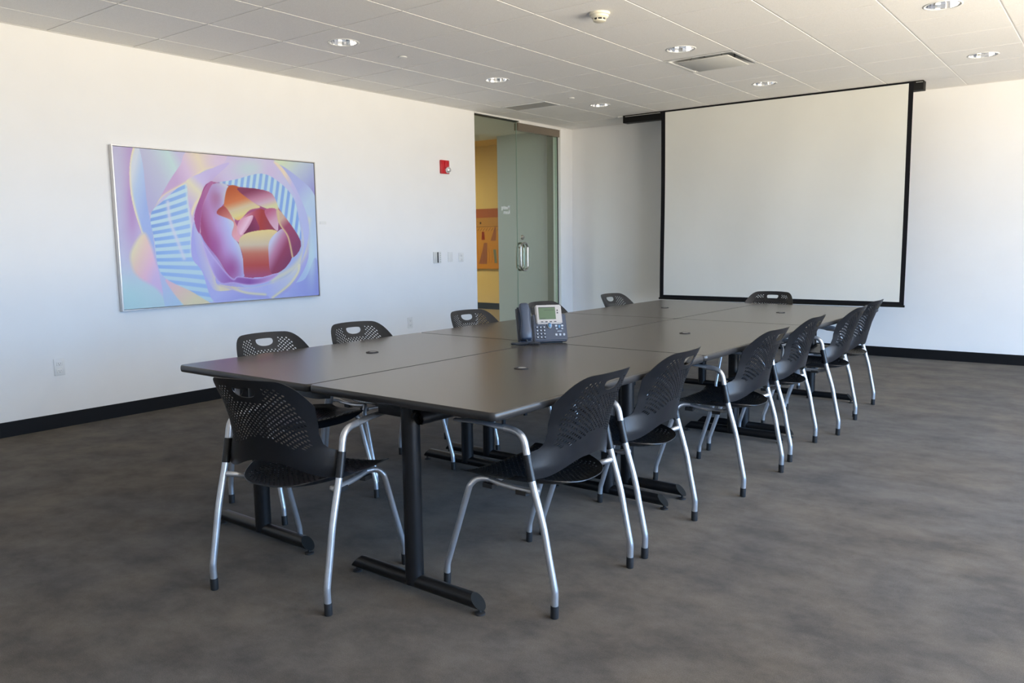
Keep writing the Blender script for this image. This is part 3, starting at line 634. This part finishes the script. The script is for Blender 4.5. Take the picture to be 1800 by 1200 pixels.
# ================================================================== TABLES
ROT = -0.0145
def TP(a, b):       # table frame -> world
    c, s_ = math.cos(ROT), math.sin(ROT); return (2.605+c*a-s_*b, -0.703+s_*a+c*b)
TW, TL, ZT, TH = 0.925, 1.545, 0.738, 0.030
def rounded(hx, hy, r, n=6):
    o = []
    for cx, cy, a0 in ((hx-r, hy-r, 0), (-hx+r, hy-r, 90), (-hx+r, -hy+r, 180), (hx-r, -hy+r, 270)):
        for k_ in range(n+1):
            a = math.radians(a0+90*k_/n); o.append((cx+r*math.cos(a), cy+r*math.sin(a)))
    return o
def make_table(label, loc):
    t = empty('folding_table', label, 'table', loc, ROT, 'six dark tables pushed together')
    hx, hy = TW/2-0.0012, TL/2-0.0012
    bm = bmesh.new(); R = 0.028
    top = [bm.verts.new((x, y, ZT)) for x, y in rounded(hx-0.005, hy-0.005, R-0.005)]; bm.faces.new(top)
    bot = [bm.verts.new((x, y, ZT-TH+0.001)) for x, y in rounded(hx-0.01, hy-0.01, R-0.01)]; bm.faces.new(bot[::-1])
    for i in range(len(top)): bm.faces.new([bot[i], bot[(i+1) % len(top)], top[(i+1) % len(top)], top[i]])
    tt = obj('tabletop', bm, M_TOP, t)
    bm = bmesh.new(); rings = []
    for k_ in range(9):
        a = math.radians(90-180*k_/8); ins = 0.006*(1-math.cos(a)); z = ZT-TH/2-0.0003+ (TH/2)*math.sin(a)*1.0
        rings.append([bm.verts.new((x, y, z)) for x, y in rounded(hx-ins*1.0, hy-ins*1.0, R-ins)])
    n = len(rings[0])
    for i in range(8):
        for k_ in range(n): bm.faces.new([rings[i][k_], rings[i+1][k_], rings[i+1][(k_+1) % n], rings[i][(k_+1) % n]])
    # thin returns under and over
    obj('edge_band', bm, M_EDGE, t, True)
    for s in (-1, 1):
        y = s*(TL/2-0.095)
        bm = bmesh.new(); tube(bm, [(-0.005, y, 0.035), (-0.005, y, 0.055), (-0.005, y, 0.69)], [0.034]*3, 24)
        col = obj('column', bm, M_METALB, t, True, math.radians(40))
        # foot: round bar with slanted end faces
        bm = bmesh.new(); r = 0.027; L0, L1 = -0.315, 0.300; z = 0.044; seg = 18; rg = []
        for side, X in ((-1, L0), (1, L1)):
            ring = []
            for k_ in range(seg):
                a = 2*PI*k_/seg; dz = r*math.sin(a)*0.95; ring.append(bm.verts.new((X+side*(-dz)*0.95, y+r*math.cos(a), z+dz)))
            rg.append(ring)
        for k_ in range(seg): bm.faces.new([rg[0][k_], rg[0][(k_+1) % seg], rg[1][(k_+1) % seg], rg[1][k_]])
        f0 = bm.faces.new(rg[0][::-1]); f1 = bm.faces.new(rg[1]); f0.material_index = 1; f1.material_index = 1
        ft = obj('foot', bm, [M_METALB, mat('foot_end_cap', (0.012, 0.013, 0.013), 0.8, spec=0.1) if 'foot_end_cap' not in bpy.data.materials else bpy.data.materials['foot_end_cap']], t, True, math.radians(30))
        for X in (L0-0.006, L1+0.006):
            bm = bmesh.new(); lathe(bm, [(0.0, 0.0), (0.019, 0.0), (0.019, 0.006), (0.006, 0.010), (0.006, 0.028)], (X, y, 0.0), 16); obj('glide', bm, M_RUBBER, ft, True, math.radians(40))
        bbox_ob('top_bracket', (-0.150, 0.030, y-0.022, y+0.022, 0.652, ZT-TH), M_METALB, t, 0.004)
        bm = bmesh.new(); tube(bm, [(0.030, y, 0.665), (0.075, y, 0.665)], 0.020, 16); obj('bracket', bm, M_METALB, t, True, math.radians(40))
    bm = bmesh.new(); Lb = TL/2-0.055
    tube(bm, [(0.078, -Lb, 0.664), (0.078, -Lb+0.002, 0.664), (0.078, Lb, 0.664)], 0.023, 20, caps=False)
    tube(bm, [(0.078, -Lb, 0.664), (0.078, Lb, 0.664)], 0.019, 20, caps=False)
    obj('beam', bm, M_METALB, t, True)
    bm = bmesh.new(); lathe(bm, [(0.031, 0.0002), (0.031, 0.003), (0.026, 0.0045), (0.022, 0.0045), (0.021, 0.001), (0.0, 0.001)], (-0.02, 0.0, ZT), 28)
    g = obj('grommet', bm, M_RUBBER, t, True, math.radians(35))
    bm = bmesh.new(); lathe(bm, [(0.018, 0.0012), (0.018, 0.0035), (0.0, 0.0035)], (-0.016, 0.002, ZT), 20); obj('grommet_cap', bm, M_GREYP, g)
    return t
tlab = {(0, 0): 'dark brown laminate table at the near left corner of the group', (1, 0): 'dark brown laminate table at the near right corner of the group',
        (0, 1): 'dark brown laminate table, middle one of the left row beside the wall', (1, 1): 'dark brown laminate table, middle one of the right row behind the phone',
        (0, 2): 'dark brown laminate table at the far left corner, under the screen edge', (1, 2): 'dark brown laminate table at the far right corner by the end chair'}
tproto = None
for (i, j), lb in tlab.items():
    x, y = TP((i+.5)*TW, (j+.5)*TL)
    if tproto is None: tproto = make_table(lb, (x, y, 0))
    else:
        t = tproto.copy(); COL.objects.link(t); t.location = (x, y, 0); t['label'] = lb
        for ch in list(tproto.children):
            c = ch.copy(); COL.objects.link(c); c.parent = t
            for g in list(ch.children): d = g.copy(); COL.objects.link(d); d.parent = c

# ================================================================== CHAIRS
def perf(bm, surf, umask, A0, A1, B0, B1, cell, th, hole_fn, cut=None, hr=0.36):
    """perforated sheet: surf(a,b)->(Vector point, Vector normal); a,b metric lattice coordinates"""
    na, nb = max(2, round((A1-A0)/cell)), max(2, round((B1-B0)/cell))
    da, db = (A1-A0)/na, (B1-B0)/nb
    keep = [[True]*nb for _ in range(na)]
    if cut:
        for i in range(na):
            for j in range(nb):
                if cut(A0+(i+.5)*da, B0+(j+.5)*db)[0]: keep[i][j] = False
    grid_ = {}
    def vpair(a, b):
        p, n = surf(a, b); return bm.verts.new(p+n*th/2), bm.verts.new(p-n*th/2)
    def G(i, j):
        if (i, j) not in grid_:
            a, b = A0+i*da, B0+j*db
            if cut:
                st = [keep[x][y] for x in (i-1, i) for y in (j-1, j) if 0 <= x < na and 0 <= y < nb]
                if not all(st) and any(st): a, b = cut(a, b)[1]
            grid_[(i, j)] = vpair(a, b)
        return grid_[(i, j)]
    edges = {}
    for i in range(na):
        for j in range(nb):
            if not keep[i][j]: continue
            c = [G(i, j), G(i+1, j), G(i+1, j+1), G(i, j+1)]
            ij = [(i, j), (i+1, j), (i+1, j+1), (i, j+1)]
            for q in range(4): edges[(ij[q], ij[(q+1) % 4])] = (c[q], c[(q+1) % 4])
            ca, cb = A0+(i+.5)*da, B0+(j+.5)*db
            if (i+j) % 2 == 0 and hole_fn(ca, cb):
                h = [vpair(ca+da*hr*math.cos(math.radians(225+45*q))*1.0, cb+db*hr*math.sin(math.radians(225+45*q))) for q in range(8)]
                for q in range(4):
                    a_, b_ = c[q], c[(q+1) % 4]; h0, h1, h2 = h[2*q], h[2*q+1], h[(2*q+2) % 8]
                    bm.faces.new([a_[0], b_[0], h2[0], h1[0], h0[0]]); bm.faces.new([h0[1], h1[1], h2[1], b_[1], a_[1]])
                for q in range(8): bm.faces.new([h[q][0], h[(q+1) % 8][0], h[(q+1) % 8][1], h[q][1]])
            else:
                bm.faces.new([v[0] for v in c]); bm.faces.new([v[1] for v in c][::-1])
    for (e0, e1), (a_, b_) in edges.items():
        if (e1, e0) not in edges: bm.faces.new([b_[0], a_[0], a_[1], b_[1]])

ZK = [0.44, 0.50, 0.57, 0.65, 0.72, 0.78, 0.825]
YC = [-0.205, -0.222, -0.241, -0.262, -0.288, -0.316, -0.338]
KW = [1.03, 1.26, 1.9, 2.1, 2.05, 1.9, 1.75]
def back_half(z): return interp(z, [0.44, 0.535, 0.548, 0.556, 0.566, 0.580, 0.62, 0.68, 0.74, 0.79, 0.83], [0.262, 0.262, 0.259, 0.238, 0.219, 0.208, 0.201, 0.205, 0.211, 0.215, 0.215])
def back_pt(a, b):                # a in [-1,1]-ish metric /0.21, b metric 0..0.36
    u = a/0.21; v = b/0.36; au = abs(u)
    zt_ = 0.823-0.010*au**2-0.095*max(0, (au-0.55)/0.45)**2.5
    s = min(1, max(0, (0.86-au)/0.70)); zb_ = 0.462+0.050*(s*s*(3-2*s))
    z = zb_+v*(zt_-zb_)
    hw = back_half(z if au < 0.62 else (z if v < 0.6 else z))
    x = u*hw
    y = interp(z, ZK, YC)+interp(z, ZK, KW)*0.0552*(abs(x)/0.235)**2.5
    if au > 0.94 and z < 0.56: pass
    return Vector((x, y, z))
def surf_of(fn, eps=0.004):
    def s(a, b):
        p = fn(a, b); ta = fn(a+eps, b)-fn(a-eps, b); tb = fn(a, b+eps)-fn(a, b-eps); n = ta.cross(tb)
        if n.length < 1e-12: n = Vector((0, -1, 0))
        return p, n.normalized()
    return s
HC = (0.0, 0.312)     # handle slot centre in sheet coordinates
def slot(a, b, grow=1.0):
    dx, dy = a-HC[0], b-HC[1]; ang = math.atan2(dy, dx)
    rx, up, dn = 0.048, 0.014, 0.030
    ry = up if dy > 0 else dn; n_ = 4.5 if dy > 0 else 2.2
    r = 1/((abs(math.cos(ang))/rx)**n_+(abs(math.sin(ang))/ry)**n_)**(1/n_)
    return math.hypot(dx, dy) < r*grow, (HC[0]+r*math.cos(ang), HC[1]+r*math.sin(ang))
def back_hole(a, b):
    u = abs(a)/0.21
    if u > 0.86 or b > 0.330: return False
    if u > 0.60 and b > 0.330-0.10*(u-0.60)/0.26: return False
    lo = 0.128-0.050*u**1.5
    lo = 0.112 - 0.034*min(1, u/0.86)
    if b < lo: return False
    dx, dy = abs(a)-0.0, b-HC[1]
    p_ = back_pt(a, b)
    if abs(p_.x) > 0.182 or p_.z < 0.562: return False
    if abs(a) < 0.064 and b > HC[1]-0.047: return False
    if slot(a, b, 1.6)[0]: return False
    return True
def seat_pt(a, b):                # a lateral, b from front (0) to rear (0.44)
    u = a/0.235; v = b/0.44; au = min(1.0, abs(u))
    yf = 0.205-0.018*au**2; yr = -0.235+0.185*(au**3.2)
    y = yf+v*(yr-yf)
    hw = interp(v, [0, 0.1, 0.55, 0.8, 1.0], [0.238, 0.238, 0.232, 0.224, 0.215])
    x = u*hw
    z = 0.447-0.027*math.sin(PI*min(1, max(0, v*1.05)))*(1-0.8*au**2)-0.040*max(0, (0.15-v)/0.15)**2*(1-au**3) - 0.004*max(0, (0.15-v)/0.15)**2 - 0.036*v*(1-0.75*au**2) + 0.014*max(0, (v-0.82)/0.18)**2
    return Vector((x, y, z))
def seat_hole(a, b):
    u = abs(a)/0.235; v = b/0.44
    return u < 0.86-0.25*max(0, v-0.6) and 0.10 < v < 0.93
R_T = 0.0125
def make_chair(name_label, loc, rot):
    t = empty('stacking_chair', name_label, 'chair', loc, rot, 'black perforated stacking chairs around the table')
    bm = bmesh.new(); perf(bm, surf_of(back_pt), None, -0.21, 0.21, 0, 0.36, 0.0098, 0.0026, back_hole, slot, 0.43)
    obj('backrest', bm, M_PLASTIC, t, True, math.radians(35))
    bm = bmesh.new(); perf(bm, surf_of(seat_pt), None, -0.235, 0.235, 0, 0.44, 0.0128, 0.0035, seat_hole, None, 0.38)
    obj('seat', bm, M_PLASTIC, t, True, math.radians(35))
    for s in (-1, 1):
        X = 0.262*s
        pts = [(X, -0.243, 0.012), (X, -0.245, 0.055), (X, -0.2455, 0.088), (X, -0.242, 0.112), (X, -0.220, 0.215), (X, -0.1985, 0.317), (X, -0.155, 0.462), (X, -0.1345, 0.552), (X, -0.127, 0.588), (X, -0.119, 0.606), (X, -0.106, 0.619), (X, -0.084, 0.628), (X, -0.050, 0.632), (X, -0.034, 0.633)]
        bm = bmesh.new(); tube(bm, pts, R_T, 14, sub=4); lg = obj('leg', bm, M_TUBE, t, True, math.radians(60))
        bm = bmesh.new(); tube(bm, [(X, -0.243, 0.0), (X, -0.2435, 0.002), (X, -0.2445, 0.044)], [0.0135, 0.0145, 0.0145], 14); obj('rubber_foot', bm, M_RUBBER, lg, True, math.radians(40))
        # flattened arm pad
        bm = bmesh.new(); arm = [(-0.044, 0.6325, 1.0, 1.0), (-0.030, 0.6335, 1.25, 0.85), (-0.016, 0.635, 1.7, 0.62), (0.03, 0.639, 1.9, 0.55), (0.10, 0.640, 1.85, 0.55), (0.16, 0.637, 1.6, 0.5), (0.186, 0.6355, 1.0, 0.4), (0.192, 0.635, 0.3, 0.2)]
        tube(bm, [(X, y, z) for y, z, _, _ in arm], R_T, 16, squash=[(q, w2) for _, _, q, w2 in arm]); obj('armrest', bm, M_ARM, t, True, math.radians(60))
        # front leg
        pts = [(X, 0.243, 0.012), (X, 0.240, 0.06), (X, 0.2375, 0.082), (X*0.996, 0.229, 0.108), (X*0.975, 0.182, 0.250), (X*0.955, 0.140, 0.376), (X*0.935, 0.130, 0.400), (X*0.89, 0.118, 0.415), (X*0.84, 0.100, 0.420), (X*0.795, 0.075, 0.420)]
        bm = bmesh.new(); tube(bm, pts, R_T*0.92, 14, sub=4); lg = obj('leg', bm, M_TUBE, t, True, math.radians(60))
        bm = bmesh.new(); tube(bm, [(X, 0.2435, 0.0), (X, 0.243, 0.002), (X, 0.2405, 0.044)], [0.0125, 0.0135, 0.0135], 14); obj('rubber_foot', bm, M_RUBBER, lg, True, math.radians(40))
        # seat rail, welded to the rear leg
        pts = [(X*0.96, -0.163, 0.422), (X*0.92, -0.160, 0.422), (X*0.85, -0.146, 0.418), (X*0.80, -0.105, 0.406), (X*0.795, 0.0, 0.408), (X*0.795, 0.080, 0.418)]
        bm = bmesh.new(); tube(bm, pts, R_T*0.85, 12, sub=4); rl = obj('seat_rail', bm, M_TUBE, t, True, math.radians(60))
        for yy in (-0.075, 0.075):
            bm = bmesh.new(); box(bm, X*0.795-0.013, X*0.795+0.013, yy-0.022, yy+0.022, 0.388, 0.404)
            obj('stacking_bumper', bm, M_RUBBER, rl)
        # plastic sleeve of the back shell round the rear leg
        bm = bmesh.new(); tube(bm, [(X, -0.1545, 0.463), (X, -0.143, 0.51), (X, -0.134, 0.552)], 0.0150, 16); obj('back_sleeve', bm, M_PLASTIC, t, True, math.radians(40))
    bm = bmesh.new()
    tube(bm, [(-0.208, 0.085, 0.412), (-0.19, 0.085, 0.398), (0.19, 0.085, 0.398), (0.208, 0.085, 0.412)], 0.007, 10)
    obj('cross_bar', bm, M_TUBE, t, True, math.radians(40))
    return t
def face(deg): return math.radians(deg)
CH = [  # centre x, centre y, rotation (0 = facing the far wall), label
 (3.571, -0.758, 12, 'black perforated armchair at the near short end of the table, seen from behind'),
 (4.281, -0.245, 90, 'black perforated armchair on the right side of the table, nearest the camera'),
 (4.269, 0.389, 92.6, 'second black perforated armchair on the right side, just behind the nearest one'),
 (4.313, 1.386, 88.8, 'third black perforated armchair along the right side, after the gap'),
 (4.279, 2.135, 91.8, 'fourth black perforated armchair along the right side of the table'),
 (4.317, 2.937, 93, 'fifth black perforated armchair along the right side, overlapping the farthest one'),
 (4.275, 3.573, 90, 'sixth and farthest black perforated armchair along the right side, nearest the screen'),
 (2.790, -0.175, -95.8, 'nearest black perforated armchair on the wall side, below the rose painting'),
 (2.765, 0.440, -98, 'second black perforated armchair from the near end on the wall side'),
 (2.805, 1.405, -98, 'third black perforated armchair on the wall side, in front of the glass pane edge'),
 (2.800, 2.285, -96, 'fourth black perforated armchair on the wall side, right behind the phone'),
 (2.800, 3.320, -96, 'fifth and farthest black perforated armchair on the wall side, left of the screen'),
 (3.600, 3.875, 180, 'black perforated armchair at the far short end of the table, before the screen'),
]
proto = None
for x, y, a, lb in CH:
    if proto is None: proto = make_chair(lb, (x, y, 0), math.radians(a))
    else:
        t = proto.copy(); COL.objects.link(t); t.location = (x, y, 0); t.rotation_euler = (0, 0, math.radians(a)); t['label'] = lb
        for ch in list(proto.children):
            c = ch.copy(); COL.objects.link(c); c.parent = t
            for g in list(ch.children): d = g.copy(); COL.objects.link(d); d.parent = c

# ================================================================== DESK PHONE
PA = math.radians(46.5)
ph = empty('desk_phone', 'slate blue desk phone with silver bezel and green display standing on the tables', 'phone', (3.488+0.135*math.cos(PA), 0.692+0.135*math.sin(PA), ZT), PA)
tilt = math.radians(24)      # face leans back
FM = Matrix.Translation((0, 0.0, 0.013)) @ Matrix.Rotation(-tilt, 4, 'X')    # face frame: x width, z up the face, -y outward
def fbox(name, b, m, parent=ph, bevel=0.0):
    bm = bmesh.new(); box(bm, *b)
    if bevel: bmesh.ops.bevel(bm, geom=list(bm.edges), offset=bevel, segments=2, affect='EDGES')
    bmesh.ops.transform(bm, matrix=FM, verts=bm.verts); return obj(name, bm, m, parent, bool(bevel), math.radians(50))
body = fbox('body', (-0.050, 0.133, 0.0, 0.030, 0.0, 0.150), M_PHONE, bevel=0.006)
fbox('cradle', (-0.133, -0.052, 0.004, 0.034, 0.0, 0.195), M_PHONE, bevel=0.008)
fbox('display_bezel', (-0.030, 0.110, -0.012, 0.016, 0.092, 0.198), M_PHSILV, bevel=0.005)
fbox('display', (-0.014, 0.076, -0.0135, -0.011, 0.116, 0.184), M_LCD)
bm = bmesh.new()
box(bm, 0.014, 0.070, -0.0140, -0.0134, 0.166, 0.1675, T=FM); box(bm, -0.008, 0.02, -0.0140, -0.0134, 0.121, 0.1225, T=FM); box(bm, -0.013, 0.075, -0.0140, -0.0134, 0.1805, 0.1835, T=FM)
obj('display_text', bm, M_DARK, ph)
bm = bmesh.new()
for k_ in range(4): box(bm, -0.006+k_*0.0235, 0.006+k_*0.0235, -0.0145, -0.011, 0.1005, 0.1045, T=FM)
for k_ in range(2): box(bm, 0.084, 0.090, -0.0145, -0.011, 0.148+k_*0.014, 0.154+k_*0.014, T=FM)
obj('soft_key', bm, M_DARK, ph)
for r_ in range(4):
    for c_ in range(3):
        x = -0.028+c_*0.019; z = 0.020+r_*0.0185
        bm = bmesh.new(); box(bm, x-0.0065, x+0.0065, -0.004, 0.002, z-0.006, z+0.006); bmesh.ops.bevel(bm, geom=list(bm.edges), offset=0.002, segments=1, affect='EDGES')
        bmesh.ops.transform(bm, matrix=FM, verts=bm.verts); kk = obj('key', bm, M_PHONED, ph)
        bm = bmesh.new(); box(bm, x-0.0025, x+0.0035, -0.0046, -0.0041, z-0.003, z+0.004, T=FM); obj('key_mark', bm, M_KEY, kk)
bm = bmesh.new(); lathe(bm, [(0.0125, 0.0), (0.0125, 0.006), (0.0095, 0.008)], seg=20, axis='Y'); 
for v in bm.verts: v.co.z = v.co.z*1.35+0.084; v.co.x += 0.040
bmesh.ops.transform(bm, matrix=FM, verts=bm.verts); obj('navigation_ring', bm, M_PHSILV, ph, True)
bm = bmesh.new(); lathe(bm, [(0.0095, 0.0), (0.0095, 0.007), (0.0, 0.009)], seg=20, axis='Y')
for v in bm.verts: v.co.z = v.co.z*1.35+0.084; v.co.x += 0.040
bmesh.ops.transform(bm, matrix=FM, verts=bm.verts); obj('navigation_key', bm, M_KEYB, ph, True)
for (x, z, w2, h2, m_) in ((0.075, 0.082, .006, .005, M_KEY), (0.092, 0.078, .006, .008, M_KEYB), (0.108, 0.082, .006, .005, M_KEY), (0.077, 0.066, .005, .004, M_KEY), (0.107, 0.066, .005, .004, M_KEY), (0.092, 0.052, .013, .0018, M_KEY), (0.072, 0.033, .0055, .006, M_KEY), (0.093, 0.033, .0055, .006, M_KEY), (0.114, 0.033, .0055, .006, M_KEY)):
    fbox('function_key', (x-w2, x+w2, -0.004, 0.002, z-h2, z+h2), m_, bevel=0.0012)
bm = bmesh.new()   # handset: shaped bar
sec = [(0.004, 0.024, 0.018, -0.016), (0.012, 0.030, 0.022, -0.020), (0.045, 0.031, 0.020, -0.022), (0.075, 0.026, 0.014, -0.030), (0.110, 0.023, 0.013, -0.033), (0.150, 0.025, 0.014, -0.030), (0.180, 0.028, 0.020, -0.022), (0.198, 0.026, 0.020, -0.018), (0.206, 0.018, 0.014, -0.014)]
rings = []
for z, hx, hy, yc in sec: rings.append([bm.verts.new((-0.093+hx*math.copysign(abs(math.cos(a))**0.6, math.cos(a)), yc+hy*math.copysign(abs(math.sin(a))**0.7, math.sin(a)), z)) for a in [2*PI*k_/20 for k_ in range(20)]])
for i in range(len(rings)-1):
    for k_ in range(20): bm.faces.new([rings[i][k_], rings[i][(k_+1) % 20], rings[i+1][(k_+1) % 20], rings[i+1][k_]])
bm.faces.new(rings[0][::-1]); bm.faces.new(rings[-1]); bmesh.ops.transform(bm, matrix=FM, verts=bm.verts)
hs = obj('handset', bm, M_PHONE, ph, True, math.radians(60))
bm = bmesh.new()   # foot stand behind
box(bm, -0.11, 0.11, 0.03, 0.10, 0.0, 0.012)
vs_ = box(bm, -0.10, 0.10, 0.070, 0.082, 0.010, 0.110)
for v in vs_[4:]: v.co.y -= 0.0
obj('stand', bm, M_PHONED, ph)
bm = bmesh.new()   # coiled cord
path = smooth_poly([(-0.095, -0.030, 0.022), (-0.10, -0.052, 0.012), (-0.150, -0.062, 0.010), (-0.175, -0.050, 0.010), (-0.150, -0.036, 0.010), (-0.10, -0.045, 0.011), (-0.060, -0.060, 0.011), (-0.035, -0.055, 0.010), (-0.045, -0.030, 0.010), (-0.07, -0.012, 0.012)], 10, closed=False)
P = [Vector(p) for p in path]; cum = [0]
for a, b in zip(P[:-1], P[1:]): cum.append(cum[-1]+(b-a).length)
turns = 52; N = turns*8; pts = []
for i in range(N+1):
    s_ = cum[-1]*i/N; k_ = min(int(np.searchsorted(cum, s_, 'right'))-1, len(P)-2); tt_ = (s_-cum[k_])/(cum[k_+1]-cum[k_]+1e-9); p = P[k_].lerp(P[k_+1], tt_); d = (P[k_+1]-P[k_]).normalized()
    n1 = d.cross(Vector((0, 0, 1))).normalized(); n2 = n1.cross(d); a = 2*PI*i/8; pts.append(p+(n1*math.cos(a)+n2*math.sin(a))*0.0055)
tube(bm, pts, 0.0019, 6); obj('coiled_cord', bm, M_PHONED, ph, True)
